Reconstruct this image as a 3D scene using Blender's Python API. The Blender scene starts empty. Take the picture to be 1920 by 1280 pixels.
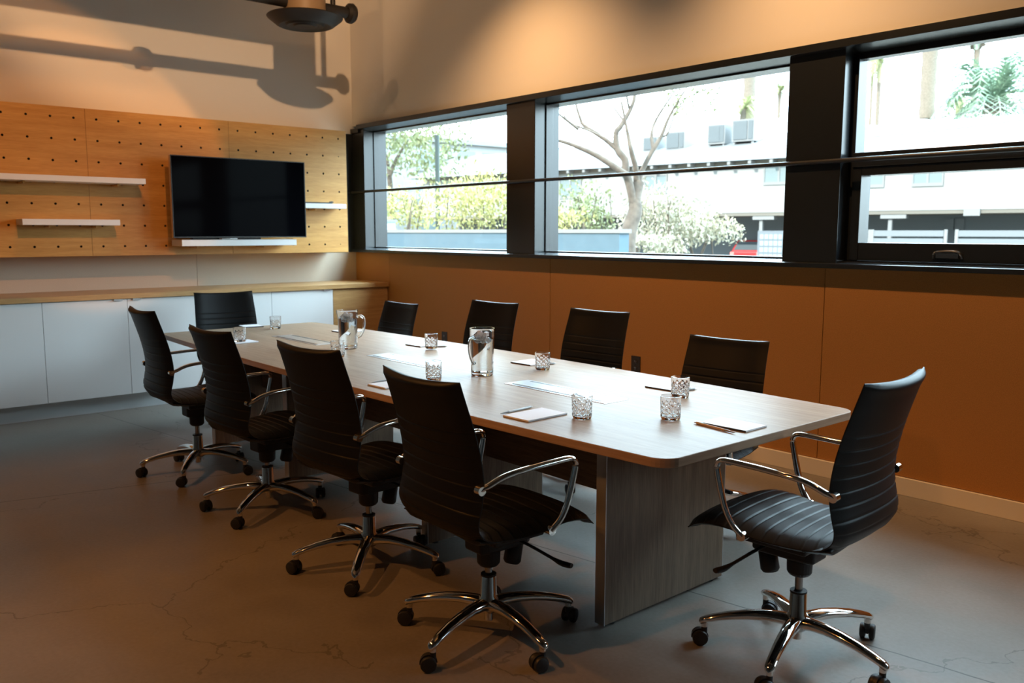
import bpy, bmesh, math, random
from math import sin, cos, pi, radians as R
from mathutils import Vector, Matrix, Euler

random.seed(7)
sc = bpy.context.scene
COL = sc.collection

# ------------------------------------------------------------------ camera
CAM = Vector((7.8224, -4.8815, 1.5015))
FPX = 1624.4
EUL = Euler((R(82.8121), R(-0.0682), R(49.0662)), 'XYZ')
cd = bpy.data.cameras.new('camera')
cam = bpy.data.objects.new('camera', cd); COL.objects.link(cam)
cam.location = CAM; cam.rotation_euler = EUL
cd.sensor_width = 36.0; cd.lens = FPX / 1920 * 36.0
cd.clip_start = 0.05; cd.clip_end = 400
cd.dof.use_dof = True; cd.dof.focus_distance = 3.6; cd.dof.aperture_fstop = 4.0
sc.camera = cam
CM = EUL.to_matrix()


def ex(px, py, D):
    """world point that lies D metres in front of the camera in direction of a photo pixel"""
    return CAM + CM @ Vector(((px - 960) / FPX, (640 - py) / FPX, -1)) * D


# ------------------------------------------------------------------ materials
def new_mat(name):
    m = bpy.data.materials.new(name); m.use_nodes = True
    nt = m.node_tree
    return m, nt, nt.nodes['Principled BSDF']


def pmat(name, col, rough=.5, metal=0., spec=.5, noise=None, bump=None, coat=0., coat_rough=.1):
    """plain principled; noise=(scale, amount) varies the colour, bump=(scale, strength)"""
    m, nt, b = new_mat(name)
    b.inputs['Base Color'].default_value = (*col, 1)
    b.inputs['Roughness'].default_value = rough
    b.inputs['Metallic'].default_value = metal
    b.inputs['Specular IOR Level'].default_value = spec
    b.inputs['Coat Weight'].default_value = coat
    b.inputs['Coat Roughness'].default_value = coat_rough
    tc = nt.nodes.new('ShaderNodeTexCoord')
    if noise:
        n = nt.nodes.new('ShaderNodeTexNoise'); n.inputs['Scale'].default_value = noise[0]; n.inputs['Detail'].default_value = 5
        nt.links.new(tc.outputs['Object'], n.inputs['Vector'])
        r = nt.nodes.new('ShaderNodeValToRGB')
        r.color_ramp.elements[0].position = .3; r.color_ramp.elements[1].position = .7
        r.color_ramp.elements[0].color = (*[c * (1 - noise[1]) for c in col], 1)
        r.color_ramp.elements[1].color = (*[min(1, c * (1 + noise[1])) for c in col], 1)
        nt.links.new(n.outputs['Fac'], r.inputs['Fac']); nt.links.new(r.outputs['Color'], b.inputs['Base Color'])
    if bump:
        n2 = nt.nodes.new('ShaderNodeTexNoise'); n2.inputs['Scale'].default_value = bump[0]; n2.inputs['Detail'].default_value = 3
        nt.links.new(tc.outputs['Object'], n2.inputs['Vector'])
        bp = nt.nodes.new('ShaderNodeBump'); bp.inputs['Strength'].default_value = bump[1]; bp.inputs['Distance'].default_value = .01
        nt.links.new(n2.outputs['Fac'], bp.inputs['Height']); nt.links.new(bp.outputs['Normal'], b.inputs['Normal'])
    return m


def wood(name, c1, c2, stretch, scale=6, rough=.4, spec=.5, fine=.35, detail=8):
    """grain runs along the axis whose stretch value is small"""
    m, nt, b = new_mat(name)
    tc = nt.nodes.new('ShaderNodeTexCoord'); mp = nt.nodes.new('ShaderNodeMapping')
    mp.inputs['Scale'].default_value = stretch
    nt.links.new(tc.outputs['Object'], mp.inputs['Vector'])
    n = nt.nodes.new('ShaderNodeTexNoise'); n.inputs['Scale'].default_value = scale; n.inputs['Detail'].default_value = detail
    n.inputs['Roughness'].default_value = .62; n.inputs['Distortion'].default_value = .25
    nt.links.new(mp.outputs['Vector'], n.inputs['Vector'])
    n2 = nt.nodes.new('ShaderNodeTexNoise'); n2.inputs['Scale'].default_value = scale * 7; n2.inputs['Detail'].default_value = 3
    nt.links.new(mp.outputs['Vector'], n2.inputs['Vector'])
    mx = nt.nodes.new('ShaderNodeMix'); mx.inputs[0].default_value = fine
    nt.links.new(n.outputs['Fac'], mx.inputs[2]); nt.links.new(n2.outputs['Fac'], mx.inputs[3])
    r = nt.nodes.new('ShaderNodeValToRGB')
    r.color_ramp.elements[0].position = .36; r.color_ramp.elements[1].position = .64
    r.color_ramp.elements[0].color = (*c1, 1); r.color_ramp.elements[1].color = (*c2, 1)
    nt.links.new(mx.outputs[0], r.inputs['Fac']); nt.links.new(r.outputs['Color'], b.inputs['Base Color'])
    b.inputs['Roughness'].default_value = rough; b.inputs['Specular IOR Level'].default_value = spec
    return m


def glass_mat(name, ior=1.5, rough=0., tint=(1, 1, 1)):
    m, nt, b = new_mat(name)
    b.inputs['Base Color'].default_value = (*tint, 1)
    b.inputs['Transmission Weight'].default_value = 1
    b.inputs['IOR'].default_value = ior; b.inputs['Roughness'].default_value = rough
    return m


def pane_mat(name, tint, refl=.06):
    """thin window glass: mostly see-through, mirrors a little more at a slant"""
    m, nt, b = new_mat(name)
    nt.nodes.remove(b)
    out = nt.nodes['Material Output']
    t = nt.nodes.new('ShaderNodeBsdfTransparent'); t.inputs[0].default_value = (*tint, 1)
    g = nt.nodes.new('ShaderNodeBsdfGlossy'); g.inputs['Roughness'].default_value = .02
    lw = nt.nodes.new('ShaderNodeLayerWeight'); lw.inputs['Blend'].default_value = .5
    pw = nt.nodes.new('ShaderNodeMath'); pw.operation = 'POWER'; pw.inputs[1].default_value = 5
    ad = nt.nodes.new('ShaderNodeMath'); ad.operation = 'MULTIPLY_ADD'; ad.inputs[1].default_value = .6; ad.inputs[2].default_value = refl * .4
    nt.links.new(lw.outputs['Facing'], pw.inputs[0]); nt.links.new(pw.outputs[0], ad.inputs[0])
    mx = nt.nodes.new('ShaderNodeMixShader')
    nt.links.new(ad.outputs[0], mx.inputs[0]); nt.links.new(t.outputs[0], mx.inputs[1]); nt.links.new(g.outputs[0], mx.inputs[2])
    nt.links.new(mx.outputs[0], out.inputs['Surface'])
    return m


def concrete():
    m, nt, b = new_mat('polished_concrete')
    N = nt.nodes.new; L = nt.links.new
    tc = N('ShaderNodeTexCoord')

    def noise(scale, detail=5, dist=0.):
        n = N('ShaderNodeTexNoise'); n.inputs['Scale'].default_value = scale; n.inputs['Detail'].default_value = detail
        n.inputs['Distortion'].default_value = dist; L(tc.outputs['Object'], n.inputs['Vector']); return n
    big = noise(.9, 6, .6); mid = noise(5, 6, .3); fine = noise(60, 4)
    r = N('ShaderNodeValToRGB')
    r.color_ramp.elements[0].position = .3; r.color_ramp.elements[1].position = .72
    r.color_ramp.elements[0].color = (.150, .130, .110, 1); r.color_ramp.elements[1].color = (.275, .252, .225, 1)
    mx = N('ShaderNodeMix'); mx.inputs[0].default_value = .38
    L(big.outputs['Fac'], mx.inputs[2]); L(mid.outputs['Fac'], mx.inputs[3])
    mx2 = N('ShaderNodeMix'); mx2.inputs[0].default_value = .22
    L(mx.outputs[0], mx2.inputs[2]); L(fine.outputs['Fac'], mx2.inputs[3])
    L(mx2.outputs[0], r.inputs['Fac'])
    # saw-cut joints and hairline cracks
    sx = N('ShaderNodeSeparateXYZ'); L(tc.outputs['Object'], sx.inputs[0])

    def math(op, a, bb=None, c=None):
        n = N('ShaderNodeMath'); n.operation = op
        for i, v in enumerate((a, bb, c)):
            if v is None: continue
            if isinstance(v, (int, float)): n.inputs[i].default_value = v
            else: L(v, n.inputs[i])
        return n.outputs[0]
    wob = math('MULTIPLY', math('SUBTRACT', mid.outputs['Fac'], .5), .05)

    def line(val, w):
        return math('LESS_THAN', math('ABSOLUTE', val), w)
    # joint that runs towards the window wall and one that runs along it
    j1 = line(math('ADD', math('SUBTRACT', math('SUBTRACT', sx.outputs[0], 2.40), math('MULTIPLY', math('ADD', sx.outputs[1], 3.97), .236)), math('MULTIPLY', wob, .2)), .0045)
    j2 = line(math('ADD', math('SUBTRACT', math('ADD', sx.outputs[1], 2.261), math('MULTIPLY', math('SUBTRACT', sx.outputs[0], 4.10), .15)), math('MULTIPLY', wob, .3)), .004)
    vo = N('ShaderNodeTexVoronoi'); vo.feature = 'DISTANCE_TO_EDGE'; vo.inputs['Scale'].default_value = .55
    va = N('ShaderNodeVectorMath'); va.operation = 'ADD'
    vs = N('ShaderNodeVectorMath'); vs.operation = 'SCALE'; vs.inputs['Scale'].default_value = .35
    L(mid.outputs['Color'], vs.inputs[0]); L(tc.outputs['Object'], va.inputs[0]); L(vs.outputs[0], va.inputs[1]); L(va.outputs[0], vo.inputs['Vector'])
    crack = math('MULTIPLY', math('LESS_THAN', vo.outputs['Distance'], .0022), math('GREATER_THAN', big.outputs['Fac'], .47))
    mask = math('MAXIMUM', math('MAXIMUM', j1, j2), math('MULTIPLY', crack, .55))
    mc = N('ShaderNodeMix'); mc.data_type = 'RGBA'
    L(math('MULTIPLY', mask, .75), mc.inputs[0]); L(r.outputs['Color'], mc.inputs[6]); mc.inputs[7].default_value = (.03, .025, .02, 1)
    L(mc.outputs[2], b.inputs['Base Color'])
    rr = N('ShaderNodeMapRange'); rr.inputs['To Min'].default_value = .34; rr.inputs['To Max'].default_value = .58
    L(mid.outputs['Fac'], rr.inputs['Value']); L(rr.outputs[0], b.inputs['Roughness'])
    b.inputs['Specular IOR Level'].default_value = .4
    bp = N('ShaderNodeBump'); bp.inputs['Strength'].default_value = .12; bp.inputs['Distance'].default_value = .004
    L(fine.outputs['Fac'], bp.inputs['Height']); L(bp.outputs['Normal'], b.inputs['Normal'])
    return m


M = {}
M['plaster'] = pmat('painted_plaster', (.74, .70, .64), .85, spec=.25, bump=(180, .05))
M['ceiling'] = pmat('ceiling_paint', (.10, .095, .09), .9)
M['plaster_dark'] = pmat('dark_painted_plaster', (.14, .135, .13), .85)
M['base'] = pmat('baseboard_paint', (.74, .66, .54), .6)
M['floor'] = concrete()
M['mdf'] = pmat('fibreboard', (.42, .185, .045), .6, spec=.3, noise=(240, .16))  # same board as the next, lamplight's orange put into the colour
M['mdf_pale'] = pmat('fibreboard_pale', (.58, .48, .37), .6, spec=.3, noise=(240, .12))  # paler copy of the board, daylight put into the colour
M['peg'] = wood('pegboard_veneer', (.48, .222, .045), (.64, .335, .085), (8, .55, 8), 3.0, rough=.42, spec=.4)
M['counter'] = wood('counter_oak', (.42, .23, .085), (.60, .36, .15), (9, .5, 9), 3.2, rough=.35)
M['hole'] = pmat('hole_dark', (.012, .009, .007), .9)  # near-black puts the shade of the hollow into the hole walls
M['white'] = pmat('white_laminate', (.87, .88, .87), .38)
M['white2'] = pmat('white_shelf_paint', (.84, .83, .81), .45)
M['kick'] = pmat('plinth_paint', (.62, .64, .64), .5)
M['black'] = pmat('black_steel', (.018, .018, .019), .42, spec=.5)
M['blackwin'] = pmat('window_frame_black', (.011, .013, .015), .26, spec=.75)
M['table'] = wood('table_laminate', (.30, .215, .145), (.42, .32, .23), (.6, 12, 12), 3.0, rough=.40, spec=.13, fine=.45)
M['tedge'] = wood('table_edge_band', (.33, .21, .135), (.45, .30, .20), (.6, .6, 14), 3.0, rough=.4)
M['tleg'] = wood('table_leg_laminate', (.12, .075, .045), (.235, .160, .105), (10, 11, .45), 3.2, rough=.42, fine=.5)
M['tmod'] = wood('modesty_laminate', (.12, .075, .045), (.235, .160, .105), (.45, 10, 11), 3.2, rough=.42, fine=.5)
M['alu'] = pmat('brushed_aluminium', (.60, .60, .60), .34, metal=.85)
M['chrome'] = pmat('polished_chrome', (.80, .78, .75), .07, metal=1.)
M['steel'] = pmat('gas_lift_steel', (.35, .34, .33), .22, metal=1.)
M['leather'] = pmat('black_leather', (.0045, .0043, .0044), .44, spec=.24, bump=(420, .10))
M['plastic'] = pmat('black_plastic', (.012, .012, .013), .48, spec=.4, bump=(300, .08))
M['castor'] = pmat('castor_black', (.014, .014, .015), .5)
M['screen'] = pmat('tv_screen', (.002, .002, .003), .08, spec=.012)
M['bezel'] = pmat('tv_bezel', (.015, .015, .016), .35)
M['silver'] = pmat('silver_trim', (.55, .55, .56), .3, metal=.8)
M['duct'] = pmat('duct_brown_paint', (.30, .20, .115), .5, spec=.4)
M['ductdark'] = pmat('diffuser_dark', (.014, .012, .011), .55)
M['glass'] = glass_mat('cut_glass', 1.5)
M['poly'] = glass_mat('pitcher_clear', 1.46, 0., (.97, .99, 1))
M['water'] = glass_mat('water', 1.33, 0., (.98, 1, 1))
M['ice'] = glass_mat('ice', 1.31, .25, (.97, .99, 1))
M['ice'].node_tree.nodes['Principled BSDF'].inputs['Transmission Weight'].default_value = .55
M['paper'] = pmat('note_paper', (.84, .87, .92), .7)
M['padback'] = pmat('notepad_backing', (.035, .03, .03), .6)
M['padglue'] = pmat('notepad_edge', (.72, .55, .45), .6)
M['penwhite'] = pmat('pen_white', (.62, .64, .65), .3)
M['pengrey'] = pmat('pen_grey', (.28, .29, .30), .35)
M['penwood'] = wood('pen_bamboo', (.52, .34, .17), (.66, .47, .27), (3, 60, 60), 4, rough=.5)
M['hatch'] = pmat('hatch_plate', (.72, .73, .74), .28, metal=.75)
M['outlet'] = pmat('outlet_brown', (.035, .025, .018), .4)
M['pane'] = pane_mat('window_glass', (.96, .985, .98))
# outside
M['stucco'] = pmat('white_stucco', (0.322, 0.319, 0.307), .9, noise=(3, .03))
M['roof'] = pmat('roof_shingle', (0.155, 0.155, 0.152), .9, noise=(14, .14))
M['tail'] = pmat('rafter_tail', (0.188, 0.171, 0.143), .9)
M['carport'] = pmat('carport_grey', (0.192, 0.216, 0.228), .9)
M['outwin'] = pmat('far_window', (0.204, 0.252, 0.258), .3)
M['outtrim'] = pmat('far_trim', (0.254, 0.254, 0.248), .8)
M['acgrille'] = pmat('cooler_grille', (0.123, 0.14, 0.147), .6, noise=(30, .15))
M['acbody'] = pmat('cooler_body', (0.242, 0.242, 0.239), .6)
M['bluewall'] = pmat('block_wall_paint', (0.094, 0.148, 0.186), .9, noise=(5, .04))  # blue tint carries the sky-lit shade on the wall face
M['cap'] = pmat('block_wall_cap', (0.232, 0.229, 0.223), .9)  # paler than the face, so the sunlit wall top is in the colour
M['ground'] = pmat('dry_ground', (0.134, 0.115, 0.093), .95, noise=(1.2, .15))
M['bark'] = pmat('tree_bark', (0.126, 0.098, 0.076), .9, noise=(9, .3), bump=(25, .4))
M['bark2'] = pmat('palm_bark', (0.243, 0.196, 0.153), .95, noise=(12, .2))
M['leafy'] = pmat('leaf_yellow', (0.375, 0.347, 0.129), .7, noise=(2, .25))
M['leafg'] = pmat('leaf_olive', (0.204, 0.224, 0.106), .7, noise=(2, .25))
M['leafw'] = pmat('leaf_straw', (0.383, 0.354, 0.26), .8, noise=(2, .2))
M['palm'] = pmat('palm_frond', (0.262, 0.357, 0.252), .7, noise=(3, .25))  # lightened so the haze over the palms sits in the colour
M['palmy'] = pmat('palm_frond_yellow', (0.401, 0.422, 0.211), .7, noise=(3, .25))
M['red'] = pmat('car_paint_red', (.48, .03, .03), .25, coat=.5)
M['tail_lamp'] = pmat('car_lamp', (.75, .25, .22), .2)
M['carglass'] = pmat('car_glass', (.10, .12, .13), .1)
M['tyre'] = pmat('tyre_rubber', (.02, .02, .02), .8)
M['mail'] = pmat('mailbox_metal', (0.171, 0.192, 0.211), .5, metal=.2)
M['fence'] = pmat('fence_metal', (0.186, 0.205, 0.217), .6)
M['pole'] = pmat('lamp_pole_green', (0.035, 0.052, 0.049), .5)
M['utility'] = pmat('utility_box', (.36, .46, .52), .7)
M['wire'] = pmat('cable_dark', (.10, .10, .10), .7)


# ------------------------------------------------------------------ mesh tools
class MB:
    def __init__(s): s.v = []; s.f = []; s.mi = []

    def add(s, verts, faces, mi=0):
        o = len(s.v); s.v += [tuple(v) for v in verts]
        s.f += [tuple(i + o for i in f) for f in faces]; s.mi += [mi] * len(faces)

    def box(s, x0, x1, y0, y1, z0, z1, mi=0, mat=None):
        vs = [Vector((x, y, z)) for z in (z0, z1) for y in (y0, y1) for x in (x0, x1)]
        if mat: vs = [mat @ v for v in vs]
        s.add(vs, [(0, 2, 3, 1), (4, 5, 7, 6), (0, 1, 5, 4), (2, 6, 7, 3), (0, 4, 6, 2), (1, 3, 7, 5)], mi)

    def prism(s, pts, z0, z1, mi=0, mat=None):
        n = len(pts)
        vs = [Vector((x, y, z0)) for x, y in pts] + [Vector((x, y, z1)) for x, y in pts]
        if mat: vs = [mat @ v for v in vs]
        s.add(vs, [tuple(reversed(range(n))), tuple(range(n, 2 * n))] + [(i, (i + 1) % n, (i + 1) % n + n, i + n) for i in range(n)], mi)

    def lathe(s, prof, seg=24, mi=0, mat=None, close=True, rfun=None):
        """prof: (r, z) list, around the z axis"""
        vs = []; fs = []; n = len(prof)
        for k in range(seg):
            a = 2 * pi * k / seg
            for i, (r, z) in enumerate(prof):
                rr = r if rfun is None else rfun(r, z, a, i)
                v = Vector((rr * cos(a), rr * sin(a), z)); vs.append(mat @ v if mat else v)
        for k in range(seg):
            k2 = (k + 1) % seg
            for i in range(n - 1):
                fs.append((k * n + i, k2 * n + i, k2 * n + i + 1, k * n + i + 1))
        if close:
            if prof[0][0] > 1e-6: fs.append(tuple(k * n for k in reversed(range(seg))))
            if prof[-1][0] > 1e-6: fs.append(tuple(k * n + n - 1 for k in range(seg)))
        s.add(vs, fs, mi)

    def tube(s, path, rad, seg=10, mi=0, flat=1., up=(0, 0, 1), cap=True):
        """sweep an ellipse; rad number or list; flat squashes along the 'up' side"""
        P = [Vector(p) for p in path]; n = len(P); vs = []; fs = []
        up = Vector(up)
        for i, p in enumerate(P):
            d = (P[min(i + 1, n - 1)] - P[max(i - 1, 0)]).normalized()
            side = d.cross(up)
            if side.length < 1e-4: side = d.cross(Vector((1, 0, 0)))
            side.normalize(); w = side.cross(d).normalized()
            r = rad[i] if isinstance(rad, (list, tuple)) else rad
            fl = flat[i] if isinstance(flat, (list, tuple)) else flat
            for k in range(seg):
                a = 2 * pi * k / seg
                vs.append(p + side * (r * cos(a)) + w * (r * fl * sin(a)))
        for i in range(n - 1):
            for k in range(seg):
                k2 = (k + 1) % seg
                fs.append((i * seg + k, i * seg + k2, (i + 1) * seg + k2, (i + 1) * seg + k))
        if cap:
            fs.append(tuple(reversed(range(seg)))); fs.append(tuple((n - 1) * seg + k for k in range(seg)))
        s.add(vs, fs, mi)

    def build(s, name, mats, parent=None, smooth=None, bevel=0., seg=2, loc=None, rot=None):
        me = bpy.data.meshes.new(name)
        me.from_pydata(s.v, [], s.f)
        if not isinstance(mats, (list, tuple)): mats = [mats]
        for m in mats: me.materials.append(m)
        if len(mats) > 1: me.polygons.foreach_set('material_index', s.mi)
        bm = bmesh.new(); bm.from_mesh(me); bmesh.ops.recalc_face_normals(bm, faces=bm.faces); bm.to_mesh(me); bm.free()
        if smooth is not None:
            me.polygons.foreach_set('use_smooth', [True] * len(me.polygons))
            me.set_sharp_from_angle(angle=R(smooth))
        me.update()
        o = bpy.data.objects.new(name, me); COL.objects.link(o)
        if parent: o.parent = parent
        if loc: o.location = loc
        if rot: o.rotation_euler = rot
        if bevel:
            b = o.modifiers.new('bevel', 'BEVEL'); b.width = bevel; b.segments = seg; b.limit_method = 'ANGLE'; b.angle_limit = R(40)
            b.harden_normals = False
        return o


def smooth_path(pts, n=6):
    """Catmull-Rom through the points"""
    P = [Vector(p) for p in pts]; out = []
    for i in range(len(P) - 1):
        p0 = P[max(i - 1, 0)]; p1 = P[i]; p2 = P[i + 1]; p3 = P[min(i + 2, len(P) - 1)]
        for k in range(n):
            t = k / n
            out.append(.5 * ((2 * p1) + (p2 - p0) * t + (2 * p0 - 5 * p1 + 4 * p2 - p3) * t * t + (3 * p1 - p0 - 3 * p2 + p3) * t ** 3))
    out.append(P[-1]); return out


def thing(name, label, cat, loc=(0, 0, 0), rz=0., group=None):
    o = bpy.data.objects.new(name, None); COL.objects.link(o)
    o.empty_display_size = .1
    o.location = loc; o.rotation_euler = (0, 0, rz)
    return tag(o, label, cat, group)


def tag(o, label, cat, group=None, kind=None):
    o['label'] = label; o['category'] = cat
    if group: o['group'] = group
    if kind: o['kind'] = kind
    return o


def struct(o, label=None, cat=None):
    o['kind'] = 'structure'
    if label: o['label'] = label
    if cat: o['category'] = cat
    return o


def dup(root, label=None, group=None):
    r = root.copy(); COL.objects.link(r)
    if label: r['label'] = label
    if group: r['group'] = group
    for ch in list(root.children):
        c = ch.copy(); COL.objects.link(c); c.parent = r
        for g in list(ch.children):
            d = g.copy(); COL.objects.link(d); d.parent = c
    return r


def box_obj(name, mat, x0, x1, y0, y1, z0, z1, parent=None, bevel=0.):
    m = MB(); m.box(x0, x1, y0, y1, z0, z1); return m.build(name, mat, parent, bevel=bevel)


# ------------------------------------------------------------------ the room
XB = -.40            # back wall face
XE = 10.2            # far side behind the camera
YL = -8.0            # left wall
ZC = 5.4             # ceiling
struct(box_obj('floor', M['floor'], XB - .2, XE + .2, YL - .2, .35, -.15, 0), 'polished concrete floor with joints and hairline cracks', 'floor')
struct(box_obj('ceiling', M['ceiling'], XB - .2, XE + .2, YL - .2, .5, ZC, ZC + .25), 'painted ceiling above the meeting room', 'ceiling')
# back wall: paint above, fibreboard in its daylit tint below
struct(box_obj('wall_back', M['plaster'], XB - .2, XB, YL, .35, 2.0, ZC), 'beige painted wall above the pegboard', 'wall')
m = MB()
ys = [0.0, -1.725, -4.15, -6.6, YL]
for a, b in zip(ys[1:], ys[:-1]): m.box(XB - .2, XB, a + .0015, b - .0015 + (.3 if b == 0 else 0), 0, 1.985)
struct(m.build('trim_1', M['mdf_pale'], bevel=.001), 'pale fibreboard wall panels below the pegboard', 'wall panel')
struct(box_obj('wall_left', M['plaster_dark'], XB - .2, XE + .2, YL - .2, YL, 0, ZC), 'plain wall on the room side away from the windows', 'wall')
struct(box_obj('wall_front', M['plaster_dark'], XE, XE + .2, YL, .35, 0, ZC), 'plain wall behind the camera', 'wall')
# window wall
Z0, Z1 = 1.318, 2.563     # sill top, soffit
m = MB()
m.box(XB, XE, .0, .35, Z1 + .045, ZC); m.box(7.7, 8.5, .0, .35, 1.28, Z1 + .045); m.box(9.9, XE, .0, .35, 1.28, Z1 + .045)
struct(m.build('wall_right', M['plaster']), 'beige painted wall above the long window band', 'wall')
m = MB()
seams = [XB + .003, .258, 2.659, 5.086, 7.5, XE]
for a, b in zip(seams[:-1], seams[1:]): m.box(a + .002, b - .002, .012, .05, .105, 1.287)
m.box(XB, XE, .0495, .35, 0, 1.285)
struct(m.build('trim_2', M['mdf'], bevel=.001), 'brown fibreboard wall panels under the windows', 'wall panel')
m = MB(); m.box(.26, XE, -.004, .03, 0, .102)
struct(m.build('baseboard_right', M['base'], bevel=.002), 'cream baseboard along the window wall', 'baseboard')
# header, sill and cover plates of the window band: black steel
YF = -.045
m = MB()
YZX = Matrix(((0, 0, 1, 0), (1, 0, 0, 0), (0, 1, 0, 0), (0, 0, 0, 1)))
m.box(XB, -.2455, YF + .02, .02, Z1 - .03, Z1 + .018)
m.prism([(YF, 2.566), (YF, 2.612), (.30, 2.612), (.30, 2.541), (.15, 2.541)], -.245, 9.9, mat=YZX)
struct(m.build('trim_3', M['blackwin'], bevel=.002), 'black steel header over the window band', 'window trim')
m = MB()
m.prism([(YF, Z0 - .029), (YF, Z0 - .002), (YF + .006, Z0 + .001), (.112, 1.335), (.30, 1.336), (.30, Z0 - .029)], XB, 9.9, mat=YZX)
struct(m.build('trim_4', M['blackwin'], bevel=.002), 'black steel window sill above the fibreboard panels', 'window trim')
m = MB()
m.box(XB, -.167, -.004, .27, Z0, Z1)
m.box(XB - .02, XB + .01, -.42, -.004, Z0 - .03, 2.53)
struct(m.build('trim_5', M['blackwin'], bevel=.002), 'black corner plate between pegboard and first window', 'window trim')
for i, (a, b, lab) in enumerate([(2.125, 2.483, 'black window post between the first and second panes'), (4.795, 5.160, 'black window post left of the opening window'), (7.35, 7.7, 'black window post past the opening window')]):
    struct(box_obj('trim_%d' % (6 + i), M['blackwin'], a, b, -.004, .27, Z0 + .003, Z1 + .001, bevel=.003), lab, 'window post')
rail = MB()
rail.tube([(XB, -.022, 1.922), (4.72, -.022, 1.922)], .0135, 12)
rail.tube([(4.722, -.022, 1.922), (7.7, -.022, 1.922)], .0135, 12)
struct(rail.build('trim_10', M['black'], smooth=40), 'thin black rail crossing the window band', 'rail')


def window(name, x0, x1, label, sash=False):
    root = bpy.data.objects.new(name, None); COL.objects.link(root)
    struct(root, label, 'window')
    f = MB(); fw = .011; y0, y1 = .112, .19
    zb, zt = 1.3355, 2.546
    if not sash:
        f.box(x0, x0 + fw, y0, y1, zb, zt); f.box(x1 - fw, x1, y0, y1, zb, zt)
        f.box(x0 + fw, x1 - fw, y0, y1, zb, zb + fw); f.box(x0 + fw, x1 - fw, y0, y1, zt - fw, zt)
        f.build('frame', M['blackwin'], root, bevel=.002)
        box_obj('pane', M['pane'], x0 + fw - .004, x1 - fw + .004, .158, .164, zb + fw - .004, zt - fw + .004, root)
    else:
        # fixed light above, opening sash below
        f.box(x0, x0 + .035, y0 - .02, y1, zb, zt); f.box(x1 - .035, x1, y0 - .02, y1, zb, zt)
        f.box(x0 + .035, x1 - .035, y0, y1, zt - .035, zt); f.box(x0 + .035, x1 - .035, y0 - .05, y1, 1.885, 1.968)
        f.build('frame', M['blackwin'], root, bevel=.003)
        box_obj('pane', M['pane'], x0 + .03, x1 - .03, .158, .164, 1.966, zt - .033, root)
        s = MB(); a, b = x0 + .036, x1 - .036; zb2, zt2 = zb + .002, 1.884; w = .085
        s.box(a, a + w - .03, y0 - .04, y1, zb2, zt2); s.box(b - w, b, y0 - .04, y1, zb2, zt2)
        s.box(a + w - .03, b - w, y0 - .04, y1, zb2, zb2 + w + .02); s.box(a + w - .03, b - w, y0 - .04, y1, zt2 - .05, zt2)
        so = s.build('sash', M['blackwin'], root, bevel=.004)
        box_obj('pane', M['pane'], a + w - .036, b - w + .006, .15, .156, zb2 + w + .014, zt2 - .046, so)
        h = MB()
        yh = y0 - .04
        h.tube(smooth_path([(5.70, yh - .004, 1.36), (5.705, yh - .012, 1.388), (5.735, yh - .014, 1.397), (5.80, yh - .014, 1.399), (5.84, yh - .012, 1.388), (5.85, yh - .004, 1.36)], 5), .0075, 8)
        h.box(5.715, 5.835, yh - .016, yh + .001, 1.362, 1.39)
        h.build('latch_handle', M['steel'], so, smooth=40)
    return root


window('window_1', -.166, 2.124, 'fixed window pane nearest the pegboard corner')
window('window_2', 2.484, 4.794, 'fixed window pane with the bare tree outside')
window('window_3', 5.161, 7.349, 'two-part window with an opening lower sash', sash=True)
window('window_4', 8.501, 9.899, 'fixed window pane beyond the picture edge')  # unseen opening, added so more daylight reaches the back wall

# ------------------------------------------------------------------ pegboard
S = 1.2192 / 7
Y_H = -3.362       # first visible hole column
Z_H = 2.424        # top hole row


def peg_panel(j0, j1, label, first=True):
    """columns j0..j1 inclusive; seven rows of drilled holes"""
    yl = Y_H + (j0 - .5) * S + .0012; yr = Y_H + (j1 + .5) * S - .0012
    if j1 == 17: yr = -.312
    zt, zb = 2.506, 1.299
    m = MB(); seg = 16; rh = .0098; dep = .018
    ycut = [yl] + [Y_H + (j + .5) * S for j in range(j0, j1)] + [yr]
    zcut = [zt] + [Z_H - (r + .5) * S for r in range(6)] + [zb]
    for ci, j in enumerate(range(j0, j1 + 1)):
        for r in range(7):
            ya, yb = ycut[ci], ycut[ci + 1]; za, zb_ = zcut[r + 1], zcut[r]
            yc = Y_H + j * S; zc = Z_H - r * S
            rr = rh * (.5 if (j == 17 and r in (1, 6)) else 1)
            ring = []; outer = []
            for k in range(seg):
                a = 2 * pi * k / seg + pi / 4
                ring.append((0, yc + rr * cos(a), zc + rr * sin(a)))
                ca, sa = cos(a), sin(a); mxa = max(abs(ca), abs(sa))
                oy = ca / mxa; oz = sa / mxa
                outer.append((0, yc + (oy * (yb - yc) if oy > 0 else -oy * (ya - yc)), zc + (oz * (zb_ - zc) if oz > 0 else -oz * (za - zc))))
            back = [(-dep, y, z) for _, y, z in ring]
            vs = ring + outer + back
            fs = [(k, seg + k, seg + (k + 1) % seg, (k + 1) % seg) for k in range(seg)]
            m.add(vs, fs, 0)
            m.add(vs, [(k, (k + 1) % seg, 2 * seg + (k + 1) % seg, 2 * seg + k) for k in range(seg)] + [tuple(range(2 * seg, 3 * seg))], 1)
    # sides and back
    m.add([(0, yl, zb), (0, yl, zt), (-.019, yl, zt), (-.019, yl, zb), (0, yr, zb), (0, yr, zt), (-.019, yr, zt), (-.019, yr, zb)],
          [(0, 1, 2, 3), (4, 7, 6, 5), (1, 5, 6, 2), (0, 3, 7, 4), (3, 2, 6, 7)], 0)
    o = m.build('pegboard_panel', [M['peg'], M['hole']])
    return tag(o, label, 'pegboard', 'square pegboard panels on the back wall')


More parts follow.
